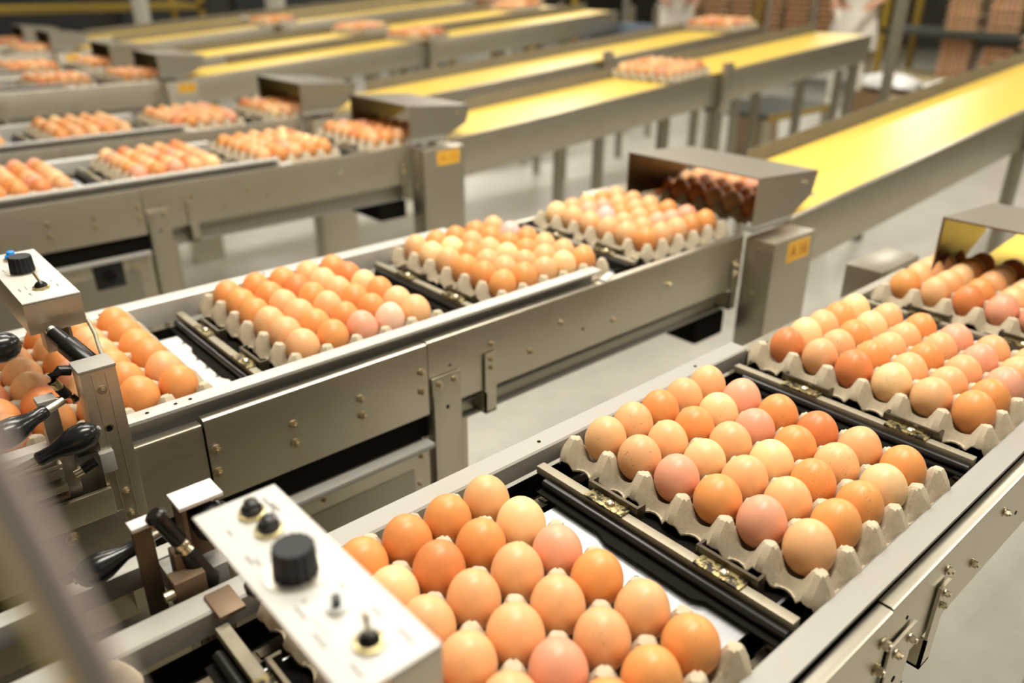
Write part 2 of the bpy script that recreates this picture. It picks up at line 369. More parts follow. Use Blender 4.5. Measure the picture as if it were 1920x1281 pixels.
# socket and screw on the housing of the third lane
s_ = MB().box(.441, .508, -.009, -.004, -.238, -.176).obj('power_socket', 'plastic_black', lane['C'], bev=.004)
MB().cyl((.474, -.009, -.207), (.474, -.013, -.207), .015).obj('socket_well', 'void', s_)
bolt(lane['C'], .535, -.004, -.20, 1.4)
# white ribbed plastic bed insert visible on the second lane
for k in range(7):
    cy = C0 - .105 + k * .033
    MB().prism_x([(cy - .0145, -.0378), (cy - .009, -.0346), (cy + .009, -.0346), (cy + .0145, -.0378)], -.05, .352).obj('bed_rib', 'white_plastic', lane['B'])

# ------------------------------------------------------------------ yellow belt conveyors
def build_belt(k, cy, x1, label):
    y0 = cy - C0; S = .074
    t = empty('belt_conveyor', (1.55, y0, -.018), label, 'conveyor', 'yellow belt conveyors leaving the lanes')
    L = x1 - 1.55
    def sl(x): return S * x
    MB().add([(-.06, .012, 0), (L, .012, sl(L)), (L, .295, sl(L)), (-.06, .295, 0), (-.06, .012, -.004), (L, .012, sl(L) - .004), (L, .295, sl(L) - .004), (-.06, .295, -.004)],
             [(0, 1, 2, 3), (7, 6, 5, 4), (0, 4, 5, 1), (1, 5, 6, 2), (2, 6, 7, 3), (3, 7, 4, 0)]).obj('belt', 'belt', t)
    def panel(xa, xb, y, th, zt, zb, nm, mat='steel'):
        o = MB(); f = .012
        a, b = sl(xa), sl(xb)
        o.add([(xa, y, a + zb), (xb, y, b + zb), (xb, y, b + zt), (xa, y, a + zt), (xa, y + th, a + zb), (xb, y + th, b + zb), (xb, y + th, b + zt), (xa, y + th, a + zt)],
              [(0, 1, 2, 3), (7, 6, 5, 4), (3, 2, 6, 7), (0, 4, 5, 1), (1, 5, 6, 2), (0, 3, 7, 4)])
        return o.obj(nm, mat, t, bev=.001)
    J = min(1.27, L)
    panel(-.045, J, -.005, .014, .006, -.118, 'side_panel'); 
    if L > J + .1: panel(J + .07, L, -.005, .014, .006, -.118, 'side_panel')
    panel(.25, J, .298, .003, .045, -.118, 'rear_side_panel', 'grey_steel')
    if L > J + .1: panel(J, L, .298, .003, .045, -.118, 'rear_side_panel', 'grey_steel')
    if L > J + .1:
        MB().box(J + .06, J + .11, -.03, -.005, sl(J) - .15, sl(J) + .045).obj('joint_bracket', 'steel', t, bev=.002)
        MB().box(J - .005, J + .075, .0, .29, sl(J) - .12, sl(J) - .012).obj('joint_cross_member', 'steel_dark', t)
    n = 0
    for x in (1.33, 2.45) if L < 3 else (1.33, 2.7, 4.2):
        for yy in ((.0,) if k in 'AB' else (.0, .27)):
            zt = sl(x) - .12
            MB().box(x, x + .05, yy, yy + .03, FZ + .018, zt + .01).obj('leg', 'steel_dark', t)
    r = MB().cyl((L, .014, sl(L) - .03), (L, .293, sl(L) - .03), .028).obj('end_roller', 'alu', t)
    return t
blab = {'A': 'yellow belt conveyor at far right edge, seen through the nearest hood',
 'B': 'widest yellow belt conveyor running out of the picture at right, with lamp glint',
 'C': 'yellow belt conveyor with one egg tray near its middle, ending by the white trousers',
 'D': 'narrow yellow belt conveyor between the two egg trays at upper right',
 'E': 'yellow belt conveyor with wide bright side panel, starting behind the fifth lane hood',
 'F': 'yellow belt conveyor just beyond the one with the bright side panel',
 'G': 'thin blurred yellow belt conveyor second from the back wall', 'H': 'thin blurred yellow belt conveyor nearest the back wall'}
BX = {'A': 5.0, 'B': 5.6, 'C': 4.12, 'D': 4.2, 'E': 4.5, 'F': 4.6, 'G': 4.7, 'H': 4.7}
for k in LANES: build_belt(k, LANES[k][0], BX[k], blab[k])

# ------------------------------------------------------------------ pusher bars between the trays
def build_bar():
    t = empty('pusher_bar', (0, 0, 0))
    b = MB().box(-.0055, .0055, -.150, .150, -.027, -.018).obj('bar', 'bar', t, bev=.001)
    r = MB(); r.tube([(-.0125, -.150, -.0265), (-.013, -.05, -.027), (-.0125, .05, -.0265), (-.0125, .13, -.0265)], .0050, 12); r.obj('rubber_strip', 'rubber', t)
    w = MB()
    pts = [(-.024, -.15), (-.024, -.08), (-.030, -.07), (-.030, .03), (-.024, .045), (-.024, .13), (.002, .13), (.002, -.15)]
    w.add([(x, y, -.0315) for x, y in pts] + [(x, y, -.0335) for x, y in pts], [tuple(range(8)), tuple(range(15, 7, -1))] + [(i, 8 + i, 8 + (i + 1) % 8, (i + 1) % 8) for i in range(8)])
    w.obj('rubber_flap', 'void', t)
    MB().box(.0, .052, -.118, .102, -.0378, -.0366).obj('backing_strip', 'void', t)
    for y in (-.076, .056):
        c = MB().box(-.0072, .008, y - .024, y + .024, -.0185, -.0155).obj('clamp_plate', 'brass', t, bev=.001)
        MB().turn((.0005, y - .004, -.0155), (.0005, y - .004, -.0115), [(0, .0048), (.5, .0045), (.85, .003), (1, .001)], 14).obj('screw', 'bolt', c)
        k = MB(); k.box(.008, .0115, y - .030, y + .030, -.026, -.010); k.box(.008, .020, y - .032, y - .029, -.026, -.010); k.box(.008, .020, y + .029, y + .032, -.026, -.010)
        k.obj('clamp_bracket', 'chain', t)
    return t
BAR0 = build_bar(); bar_used = [False]
lane_word = {'A': 'front lane', 'B': 'second lane', 'C': 'third lane', 'D': 'fourth lane', 'E': 'fifth lane', 'F': 'sixth lane', 'G': 'seventh lane', 'H': 'farthest lane'}
ordn = ['first', 'second', 'third', 'fourth', 'fifth', 'sixth', 'seventh']

# ------------------------------------------------------------------ egg tray
PA, PC = .0456, .0475
def oct_norm(x, y): x, y = abs(x), abs(y); return max(x, y, (x + y) / 1.38)
def tray_mesh(name, fine, mat, seed=0):
    rnd = random.Random(seed)
    if fine: offs = [0, .0035, .0064, .0088, .0112, .0142, .0185]
    else: offs = [0, .006, .012, .018]
    def line(n, p):
        L = n * p / 2; out = []
        ring = [.0025, .0050, .0080, .0110, .0142] if fine else [.007, .0142]
        for r in reversed(ring): out.append((-L - r, r))
        for i in range(n):
            a = -L + i * p
            out += [(a + o, 0) for o in offs] + [(a + p / 2, 0)] + [(a + p - o, 0) for o in reversed(offs[1:])]
        out.append((L, 0)); out += [(L + r, r) for r in ring]
        return out
    U, V = line(5, PA), line(6, PC)
    jit = {(i, j): (rnd.uniform(-.0008, .0008), rnd.uniform(-.0008, .0008), rnd.uniform(-.0022, .0014)) for i in range(6) for j in range(7)}
    def hgt(x, y):
        LX, LY = 2.5 * PA, 3 * PC
        ex = max(0, abs(x) - LX); ey = max(0, abs(y) - LY); e = math.hypot(ex, ey)
        xi = min(max(x, -LX), LX); yi = min(max(y, -LY), LY)
        i = min(int((xi + LX) / PA), 4); j = min(int((yi + LY) / PC), 5)
        cx = -LX + (i + .5) * PA; cy = -LY + (j + .5) * PC
        dc = math.hypot(xi - cx, yi - cy)
        base = -.0300 + .0135 * min(1.2, (dc / .0237) ** 2.4)
        gi = round((xi + LX) / PA); gj = round((yi + LY) / PC)
        jx, jy, jz = jit[(gi, gj)]
        px, py = -LX + gi * PA + jx, -LY + gj * PC + jy
        dx, dy = x - px, y - py
        edge = gi in (0, 5) or gj in (0, 6)
        d = oct_norm(dx, dy)
        top = .0035 + jz
        post = top - .0004 * (d / .006) if d < .0064 else top - .0245 * ((d - .0064) / .0104)
        if e > 0: base = min(base, -.0175) - .0150 * min(1, e / .0095); post = top - .031 * max(0, (d - .0060) / .0112)
        z = max(base, post)
        z = max(z, -.0345)
        return z
    vs, fs = [], []
    nu, nv = len(U), len(V)
    for (x, eu) in U:
        for (y, ev) in V:
            xx, yy = x, y
            # scalloped rim: flaps widen beside the posts
            if eu > .0045:
                s = math.cos(2 * PI * (y + 3 * PC) / PC); xx = math.copysign(2.5 * PA + eu * (.86 + .30 * s * min(1, (eu - .0045) / .006)), x)
            if ev > .0045:
                s = math.cos(2 * PI * (x + 2.5 * PA) / PA); yy = math.copysign(3 * PC + ev * (.86 + .30 * s * min(1, (ev - .0045) / .006)), y)
            z = hgt(x, y)
            if eu > .006 or ev > .006:
                s = math.cos(2 * PI * ((y + 3 * PC) / PC if eu > ev else (x + 2.5 * PA) / PA)); z += (-.0028 * s + .0030) * min(1, (max(eu, ev) - .006) / .004)
            vs.append((xx, yy, z))
    n0 = len(vs)
    th = .0019
    vs += [(x, y, z - th) for x, y, z in vs]
    for i in range(nu - 1):
        for j in range(nv - 1):
            a = i * nv + j; q = (a, a + nv, a + nv + 1, a + 1); fs.append(q); fs.append(tuple(n0 + k for k in reversed(q)))
    bd = [j for j in range(nv)] + [i * nv + nv - 1 for i in range(1, nu)] + [(nu - 1) * nv + j for j in range(nv - 2, -1, -1)] + [i * nv for i in range(nu - 2, 0, -1)]
    for a, b in zip(bd, bd[1:] + bd[:1]): fs.append((a, b, n0 + b, n0 + a))
    me = bpy.data.meshes.new(name); me.from_pydata(vs, [], fs); me.validate()
    me.polygons.foreach_set('use_smooth', [True] * len(me.polygons)); me.set_sharp_from_angle(angle=math.radians(24)); me.materials.append(M[mat]); return me
TRAY = [tray_mesh('egg_tray', True, 'pulp', s) for s in (1, 2, 3)]
TRAY_LOW = tray_mesh('egg_tray', False, 'pulp', 5)
TRAY_LOW_BR = tray_mesh('egg_tray', False, 'pulp_brown', 6)

# ------------------------------------------------------------------ eggs
def egg_geo(nu, nv):
    vs = [(0, 0, -1)]; fs = []
    for i in range(1, nv):
        ph = PI * i / nv; z = -math.cos(ph); r = math.sin(ph) * (1 - .10 * z * .55 - .03 * z * z)
        for k in range(nu): a = 2 * PI * k / nu; vs.append((r * math.cos(a), r * math.sin(a), z))
    vs.append((0, 0, 1)); T = len(vs) - 1
    for k in range(nu): fs.append((0, 1 + (k + 1) % nu, 1 + k))
    for i in range(nv - 2):
        for k in range(nu):
            a = 1 + i * nu + k; b = 1 + i * nu + (k + 1) % nu; fs.append((a, b, b + nu, a + nu))
    o = 1 + (nv - 2) * nu
    for k in range(nu): fs.append((o + k, o + (k + 1) % nu, T))
    return vs, fs
RX, RZ = .0226, .0262
def egg_mesh():
    vs, fs = egg_geo(40, 28); me = bpy.data.meshes.new('egg'); me.from_pydata([(x * RX, y * RX, z * RZ) for x, y, z in vs], [], fs)
    me.polygons.foreach_set('use_smooth', [True] * len(me.polygons)); me.materials.append(M['egg']); return me
EGG = egg_mesh()
COLS = {'t': ('light tan', (.80, .435, .20)), 'c': ('pale cream', (.88, .57, .28)), 'p': ('pinkish', (.78, .36, .225)), 'o': ('orange brown', (.75, .31, .095)),
        'd': ('deep brown', (.66, .225, .075)), 'w': ('very pale pink', (.86, .52, .37)), 'l': ('pale lilac', (.74, .46, .42))}
EC = {'A2': ['ttpopt', 'ttctto', 'ootcoo', 'tcpotc', 'tpodto'],
      'A1': ['otodtt', 'octttp', 'odttpo', 'oottto', 'tcpoto'],
      'A3': ['dtdcto', 'ctotto', 'tototp', 'octtpt', 'ctoptt'],
      'A4': ['otdppo', 'ttotpt', 'tctcto', 'tototd', 'dodddo'],
      'B2': ['otddoo', 'otttdo', 'otoptt', 'ottooo', 'ooooto'],
      'B3': ['ooottt', 'oottoo', 'odotop', 'tctoow', 'odcoct'],
      'B4': ['tctooo', 'ocotto', 'ottctt', 'ooootc', 'tlotto'],
      'B5': ['ctttto', 'tplttt', 'tpotpt', 'ottopo', 'tttopo']}
def spec_pattern(key):
    if key in EC: return EC[key]
    r = random.Random(key); return [''.join(r.choice('ttttoooocpdt') for _ in range(6)) for _ in range(5)]
TRAYS = []   # (key, lane, x, y, z, rz, slope)
for key, ln, x, dy, an in [('A1', 'A', .3054, 0, -.003), ('A2', 'A', .6538, 0, .0069), ('A3', 'A', 1.0121, 0, -.0035), ('A4', 'A', 1.3636, 0, .005), ('A0', 'A', -.046, 0, 0), 
                           ('B2', 'B', .1755, 0, -.002), ('B3', 'B', .5241, 0, -.003), ('B4', 'B', .8759, 0, .0015), ('B5', 'B', 1.2285, 0, -.004), ('B6', 'B', 1.578, 0, .0), ('B1', 'B', -.175, 0, 0),
                           ('C1', 'C', .345, 0, 0), ('C2', 'C', .698, 0, 0), ('C3', 'C', 1.02, 0, .01), ('C4', 'C', 1.365, 0, 0), ('C0', 'C', .0, 0, 0),
                           ('D1', 'D', .691, 0, 0), ('D2', 'D', 1.035, 0, 0), ('D3', 'D', 1.38, 0, 0), ('D0', 'D', .34, 0, 0),
                           ('E0', 'E', .96, 0, 0), ('E1', 'E', 1.32, 0, 0), ('E2', 'E', .6, 0, 0), ('F1', 'F', 1.0, 0, 0), ('F2', 'F', 1.37, 0, 0), ('G0', 'G', .95, 0, 0), ('G1', 'G', 1.30, 0, 0), ('H1', 'H', 1.3, 0, 0)]:
    TRAYS.append((key, ln, x, LANES[ln][0] + dy, 0.0, an, 0))
SL = .074
for key, ln, x in [('CB', 'C', 2.69), ('DB', 'D', 4.0), ('EB', 'E', 2.92), ('FB', 'F', 2.95), ('GB', 'G', 2.9), ('EC', 'E', 5.2), ('FC', 'F', 4.3)]:
    if key == 'EC': continue
    TRAYS.append((key, ln, x, LANES[ln][0] - C0 + .155, -.018 + SL * (x - 1.55) + .036, .02, math.atan(SL)))
tray_phrase = {'A1': "front lane's control box tray", 'A2': "front lane's second tray", 'A3': "front lane's third tray", 'A4': "front lane's fourth tray", 'A0': "front lane's hidden tray",
    'B1': "second lane's leftmost tray", 'B2': "second lane's tray by handles", 'B3': "second lane's middle tray", 'B4': "second lane's fourth tray", 'B5': "second lane's fifth tray", 'B6': "second lane's in-hood tray"}
def lane_tray_phrase(k):
    if k in tray_phrase: return tray_phrase[k]
    if k[1] == 'B': return "%s's yellow belt tray" % lane_word[k[0]]
    seq = sorted([t for t in TRAYS if t[1] == k[0] and t[0][1] != 'B'], key=lambda t: t[2]); i = [t[0] for t in seq].index(k)
    return "%s's %s tray" % (lane_word[k[0]], ordn[i])
def project(P):
    q = Vector(P) - Vector((0, 0, CZ)); d = q.dot(Fw)
    return (960 + F_PX * q.dot(Rt) / d, 640 - F_PX * q.dot(Up) / d, d) if d > .01 else (-9999, -9999, d)
egg_list = []
for n, (key, ln, x, y, z, an, slope) in enumerate(TRAYS):
    u, v, d = project((x, y, z))
    fine = d < 1.8
    o = link('egg_tray', TRAY[n % 3] if fine else TRAY_LOW, None, (x, y, z)); o.rotation_euler = Euler((0, -slope, an), 'XYZ')
    tag(o, 'grey pulp egg tray holding thirty eggs, %s' % lane_tray_phrase(key), 'egg tray', 'pulp egg trays full of brown eggs')
    if slope == 0 and key not in ('B6',):
        b = BAR0 if not bar_used[0] else copy_tree(BAR0); bar_used[0] = True
        b.location = (x - .157, y, 0)
        tag(b, "worn metal pusher bar with black rubber strip, behind %s" % lane_tray_phrase(key), 'pusher bar', 'pusher bars between egg trays')
    Rm = Matrix.Translation((x, y, z)) @ Euler((0, -slope, an), 'XYZ').to_matrix().to_4x4()
    pat = spec_pattern(key); rr = random.Random(key + 'e')
    for a in range(5):
        for c in range(6):
            p = Rm @ Vector(((a - 2) * PA + rr.uniform(-.0006, .0006), (2.5 - c) * PC + rr.uniform(-.0009, .0009), rr.uniform(-.0004, .0010)))
            s = rr.uniform(.965, 1.012); sz = rr.uniform(.95, 1.03); tilt = (rr.uniform(-.12, .12), rr.uniform(-.12, .12), rr.uniform(0, 6.28))
            nm, cc = COLS[pat[a][c]]; k = rr.uniform(.93, 1.05); g = rr.uniform(.95, 1.05)
            col = (min(1, cc[0] * k), min(1, cc[1] * k * g), min(1, cc[2] * k * g), 1)
            u, v, d = project(p); vis = -40 < u < 1960 and -40 < v < 1320
            hidden = key == 'A0' or (key == 'B6' and a > 1) or (key == 'B1')
            egg_list.append((0 if vis and not hidden else 1, d, key, a, c, p, s, sz, tilt, col, nm))
egg_list.sort(key=lambda e: (e[0], e[1]))
lv, lf = egg_geo(14, 10)
SV, SF, SCOL = [], [], []
for i, (hid, d, key, a, c, p, s, sz, tilt, col, nm) in enumerate(egg_list):
    if i < 300:
        o = bpy.data.objects.new('egg', EGG); COL.objects.link(o)
        o.location = p; o.scale = (s, s, sz); o.rotation_euler = tilt; o.color = col
        tag(o, '%s egg, %s crosswise row, %s from back rail, %s' % (nm, ordn[a], ordn[c], lane_tray_phrase(key)), 'egg', 'brown eggs in the trays on the %s' % lane_word[key[0]])
    else:
        E3 = Euler(tilt).to_matrix(); o0 = len(SV)
        SV += [tuple(p + E3 @ Vector((q[0] * RX * s, q[1] * RX * s, q[2] * RZ * sz))) for q in lv]
        SF += [tuple(o0 + t for t in f) for f in lf]; SCOL += [col] * len(lv)
def far_eggs(name, V_, F_, C_):
    me = bpy.data.meshes.new(name); me.from_pydata(V_, [], F_)
    at = me.color_attributes.new('egg_colour', 'FLOAT_COLOR', 'POINT'); at.data.foreach_set('color', [x for c in C_ for x in c])
    me.polygons.foreach_set('use_smooth', [True] * len(me.polygons)); me.materials.append(M['egg_far']); return me
fe = link('distant_eggs', far_eggs('distant_eggs', SV, SF, SCOL))
tag(fe, 'blurred brown eggs filling the trays of the farther lanes and belts', 'eggs', None, 'stuff')

# ------------------------------------------------------------------ control boxes
def build_box(x0, x1, y0, y1, zt, h, label, inset=0):
    t = empty('control_box', ((x0 + x1) / 2, (y0 + y1) / 2, zt - h), label, 'control box', 'lane control boxes')
    X, Y = (x1 - x0) / 2, (y1 - y0) / 2
    MB().box(-X + inset, X, -Y, Y, 0, h - .0022).obj('housing', 'steel', t, bev=.0012)
    MB().box(-X, X, -Y, Y, h - .002, h).obj('face_plate', 'white', t, bev=.0008)
    return t, X, Y, h
def nut(parent, x, y, z, r=.0080):
    return MB().cyl((x, y, z), (x, y, z + .0028), r, n=8).obj('nut', 'brass_clean', parent, bev=.0005)
M['brass_clean'] = metal('bright_brass_nut', (.55, .46, .24), .3, 1, (20, 20, 20), dirt_amt=.2)
def knob(parent, x, y, z, r, hh):
    n = 60; vs = []
    for zz, k in ((0, 1.02), (hh * .96, .94), (hh, .88)):
        for i in range(n): a = 2 * PI * i / n; q = r * k * (1 + (.045 if (i // 2) % 2 else -.02)); vs.append((x + q * math.cos(a), y + q * math.sin(a), z + zz))
    b = MB(); b.add(vs, [tuple(range(n - 1, -1, -1)), tuple(range(2 * n, 3 * n))] + [(j * n + i, j * n + (i + 1) % n, (j + 1) * n + (i + 1) % n, (j + 1) * n + i) for j in (0, 1) for i in range(n)])
    k = b.obj('rotary_knob', 'knob_black', parent, ang=30)
    MB().cyl((x, y, z), (x, y, z + .0008), r * 1.42, n=32).obj('dial_ring', 'steel', parent)
    return k
def toggle(parent, x, y, z, lean=(-.3, .5), boot=True):
    n = nut(parent, x, y, z, .0090)
    MB().turn((x, y, z + .0028), (x, y, z + .008), [(0, .0066), (.5, .0058), (1, .0030)], 16).obj('boot', 'rubber', n)
    L = Vector((lean[0], lean[1], 1)).normalized() * .013; q = Vector((x, y, z + .0065))
    MB().turn(q, q + L, [(0, .0014), (.75, .0020), (.95, .0022), (1, .0012)], 12).obj('toggle_lever', 'bolt', n)
def push(parent, x, y, z, mat, r=.0048):
    n = nut(parent, x, y, z, .0092)
    MB().turn((x, y, z + .0028), (x, y, z + .0115), [(0, r * 1.25), (.35, r * 1.2), (.55, r * .8), (.9, r * .78), (1, r * .55)], 18).obj('push_button', mat, n)
cbA, X, Y, h = build_box(.125, .182, .258, .449, .135, .037, 'white topped control box with large black knob, over the front lane', .024)
def loc(x, y): return x - .155, y - .3535
push(cbA, *loc(.157, .4265), h, 'rubber', .0058); push(cbA, *loc(.1575, .4035), h, 'rubber', .0058); knob(cbA, *loc(.152, .358), h, .0128, .0200)
n_ = MB().cyl((*loc(.1545, .316), h), (*loc(.1545, .316), h + .003), .0058, n=8).obj('nut', 'white_plastic', cbA)
MB().cyl((*loc(.1545, .316), h + .003), (*loc(.1545, .316), h + .0095), .0028, n=14).obj('indicator_stem', 'plastic_black', n_)
toggle(cbA, *loc(.1545, .283), h, (.1, .35))
mk = MB()
for (x, y, L) in [(.170, .430, .018), (.172, .424, .012), (.168, .417, .010), (.138, .418, .008), (.136, .386, .010), (.139, .381, .008), (.138, .327, .012), (.136, .302, .014), (.140, .272, .012), (.170, .300, .010), (.172, .275, .014), (.166, .33, .004), (.144, .333, .003)]:
    a, b = loc(x, y); mk.box(a - .0009, a + .0009, b - L / 2, b + L / 2, h, h + .0002)
mk.box(*[q for q in (loc(.141, .3)[0], loc(.1415, .3)[0])], loc(.1, .300)[1], loc(.1, .318)[1], h, h + .0002)
tag(mk.obj('printed_markings', 'grey_ink', cbA), kind='stuff')
cbB, X, Y, h = build_box(.132, .189, .922, 1.118, .135, .037, 'white topped control box with blue button, over the second lane')
def loc(x, y): return x - .1605, y - 1.02
push(cbB, *loc(.158, 1.086), h, 'blue', .0056); knob(cbB, *loc(.158, 1.033), h, .0125, .019); toggle(cbB, *loc(.160, .960), h, (-.25, .45))
mk = MB()
for (x, y, L) in [(.140, .968, .010), (.146, .948, .008), (.176, .960, .008), (.174, .978, .004), (.142, 1.04, .008), (.141, 1.05, .006)]:
    a, b = loc(x, y); mk.box(a - .0009, a + .0009, b - L / 2, b + L / 2, h, h + .0002)
mk.box(loc(.1465, 0)[0], loc(.1473, 0)[0], loc(0, .966)[1], loc(0, .978)[1], h, h + .0002)
tag(mk.obj('printed_markings', 'grey_ink', cbB), kind='stuff')
for cb, yy in ((cbA, -.05), (cbB, -.062)):
    MB().box(-.012, .014, yy - .012, yy + .012, -.034, 0).obj('bracket_plate', 'steel_dark', cb, bev=.001)
    MB().box(.010, .0125, yy - .03, yy + .05, -.05, 0).obj('bracket_web', 'steel_dark', cb)
bolt(cbB, .0285, -.06, .012, .6, PI / 2)

# ------------------------------------------------------------------ head frames: channel uprights, handles, rods

def part(mb, name, mat, parent, bev=0): return mb.obj(name, mat, parent, bev)
def handle(parent, p_neck, p_bulb, r):
    pn, pb = Vector(p_neck), Vector(p_bulb); d = pb - pn
    g = MB().turn(pn, pb, [(0, r * .46), (.03, r * .52), (.10, r * .50), (.25, r * .52), (.40, r * .72), (.54, r * .92), (.68, r), (.82, r * .93), (.92, r * .70), (.975, r * .40), (1, .001)], 32).obj('handle', 'plastic_black', parent, ang=60)
    MB().cyl(pn + d * -.35, pn + d * .02, r * .3, n=12).obj('shaft', 'steel', g)
    MB().turn(pn + d * .985, pn + d * 1.03, [(0, r * .2), (.7, r * .2), (1, r * .08)], 12).obj('end_screw', 'alu', g)
    return g
hB = empty('tray_stop_mechanism', (0, 0, 0), 'clamp mechanism with steel channel upright and three black handles, on the second lane', 'machine head', 'lane head mechanisms')
x0, x1, yc, z0, z1 = .147, .181, .808, -.21, .094; xm = (x0 + x1) / 2
c = MB(); c.box(x0, x1, yc - .0015, yc + .0015, z0, z1 - .003); c.box(x0, x0 + .003, yc, yc + .028, z0, z1 - .003); c.box(x1 - .003, x1, yc, yc + .028, z0, z1 - .003)
c.box(xm - .0068, xm - .0058, yc - .0022, yc - .001, z0, z1 - .006); c.box(xm + .0058, xm + .0068, yc - .0022, yc - .001, z0, z1 - .006)
ub = c.obj('channel_upright', 'steel', hB, bev=.0006)
MB().box(x0 - .001, x1 + .001, yc - .002, yc + .030, z1 - .003, z1).obj('top_flange', 'alu', ub, bev=.0008)
for z in (.069, -.055, -.084): bolt(ub, xm, yc - .0015, z, .75)
MB().cyl((xm - .002, yc - .0016, .026), (xm - .002, yc - .0026, .026), .0045, n=18).obj('grommet', 'brass', ub)
MB().cyl((xm - .002, yc - .0024, .026), (xm - .002, yc - .0030, .026), .0028, n=18).obj('hole', 'void', ub)
part(MB().tube([(.186, .905, .108), (.186, .885, .098), (.182, .862, .092), (.178, .835, .090)], .0022), 'cable', 'bar', hB)
handle(hB, (.092, .795, .022), (.148, .783, .041), .0140)
handle(hB, (.112, .815, .060), (.060, .79, .056), .0140)
handle(hB, (.052, .80, .138), (.106, .80, .143), .0140)
p_ = part(MB().box(.112, .128, .846, .862, -.03, .050), 'clamp_arm', 'steel_dark', hB, .001); part(MB().box(.111, .129, .845, .863, .050, .056), 'arm_cap', 'alu', p_, .0008)
p_ = part(MB().turn((.150, .900, .104), (.170, .850, .076), [(0, .0085), (.3, .0088), (.34, .0110), (.96, .0115), (1, .010)], 24), 'rubber_coupling', 'rubber', hB)
part(MB().cyl((.149, .905, .107), (.150, .900, .104), .0055), 'pin', 'steel', p_)
p_ = part(MB().tube([(.150, .86, .075), (.140, .86, .078), (.133, .86, .074), (.132, .86, .066)], .0055), 'elbow_hose', 'rubber', hB)
part(MB().cyl((.132, .86, .068), (.137, .858, .058), .0048), 'hose_fitting', 'brass_clean', p_)
p_ = part(MB().tube([(.136, .858, .060), (.141, .857, .050), (.146, .856, .044), (.150, .856, .047)], .0056), 'elbow_hose', 'rubber', hB)
part(MB().cyl((.126, .857, .050), (.139, .857, .048), .0022), 'stud', 'bolt', p_)
p_ = part(MB().box(.108, .126, .812, .818, -.06, .020), 'clamp_base', 'steel_dark', hB, .001)
part(MB().box(.146, .160, .800, .812, -.022, .002), 'end_stop', 'alu', hB, .001)
part(MB().cyl((.128, .80, -.008), (.142, .80, -.004), .0058, n=14), 'bolt_head', 'rubber', p_)
part(MB().cyl((.120, .80, -.010), (.129, .80, -.008), .0040, n=14), 'stud', 'bolt', p_)
part(MB().box(.128, .150, .806, .812, .003, .022), 'clamp_finger', 'chain', hB, .001)
for (y, a, b, mt) in ((.80, .012, .020, 'alu'), (.80, .002, .007, 'steel'), (.805, -.012, -.002, 'steel_dark'), (.80, -.026, -.018, 'bar'), (.80, -.034, -.030, 'rust')):
    MB().box(-.25, .112, y, y + .016, a, b).obj('guide_rail', mt, hB, bev=.001)
MB().box(-.25, .150, .800, .806, -.072, -.040).obj('cover_strip', 'steel', hB, bev=.001)
cp = MB().box(-.25, .158, .806, .812, -.125, -.074).obj('cover_panel', 'steel_dark', hB, bev=.001)
bolt(cp, .104, .806, -.085, 1.2)

hA = empty('tray_stop_mechanism', (0, 0, 0), 'clamp mechanism with capped posts, rubber link and one black handle, beside front control box', 'machine head', 'lane head mechanisms')
p_ = part(MB().box(.156, .160, .588, .612, -.16, .046).box(.156, .190, .608, .612, -.16, .046), 'square_post', 'rust', hA, .0008)
part(MB().box(.154, .192, .586, .614, .046, .050), 'cap_plate', 'white_plastic', p_, .0008)
part(MB().turn((.180, .58, .022), (.180, .61, .03), [(0, .015), (.1, .017), (.5, .017), (.55, .013), (1, .013)], 24), 'roller', 'plastic_black', hA)
p_ = part(MB().box(.118, .133, .596, .602, -.075, .040), 'flat_bar_post', 'rust', hA, .0006)
part(MB().box(.117, .134, .592, .606, .040, .044), 'cap_plate', 'white_plastic', p_, .0006)
bolt(p_, .136, .600, .034, .6)
handle(hA, (.126, .615, .012), (.074, .618, .000), .0130)
p_ = part(MB().turn((.134, .585, .057), (.149, .580, .022), [(0, .006), (.05, .0085), (.15, .0085), (.2, .0065), (.9, .0068), (1, .005)], 20), 'rubber_link', 'rubber', hA)
part(MB().turn((.148, .580, .024), (.152, .578, .014), [(0, .0055), (.2, .0068), (.5, .0068), (.55, .005), (1, .0066)], 20), 'silver_ring', 'bolt', p_)
p_ = part(MB().turn((.151, .578, .014), (.165, .570, -.024), [(0, .006), (.15, .0075), (.7, .0082), (.85, .0095), (1, .007)], 20), 'rubber_link', 'rubber', hA)
part(MB().box(.160, .166, .565, .577, -.075, -.02), 'fork', 'rust', p_, .001)
p_ = part(MB().turn((.168, .498, .022), (.180, .484, .022), [(0, .004), (.2, .0085), (.6, .0095), (.9, .007), (1, .003)], 20), 'pivot_knob', 'plastic_black', hA)
part(MB().cyl((.178, .487, .022), (.184, .480, .022), .0125, n=20), 'washer', 'brass', p_)
part(MB().box(-.2, .165, .625, .643, -.040, -.018), 'flat_bar', 'alu', hA, .001)
part(MB().box(.148, .170, .512, .545, -.0135, -.010), 'stained_block', 'rust', hA, .001)
part(MB().box(-.2, .175, .600, .622, -.075, -.062), 'toothed_bar', 'chain', hA, .001)
part(MB().box(.138, .185, .585, .645, -.045, -.020), 'end_block', 'alu', hA, .001)
p_ = part(MB().box(.132, .158, .560, .578, -.030, .000), 'stop_block', 'rust', hA, .001); part(MB().box(.140, .150, .575, .590, -.01, .016), 'finger', 'rust', p_, .001)
part(MB().cyl((.124, .565, -.012), (.133, .565, -.012), .0045), 'stud', 'bolt', p_)
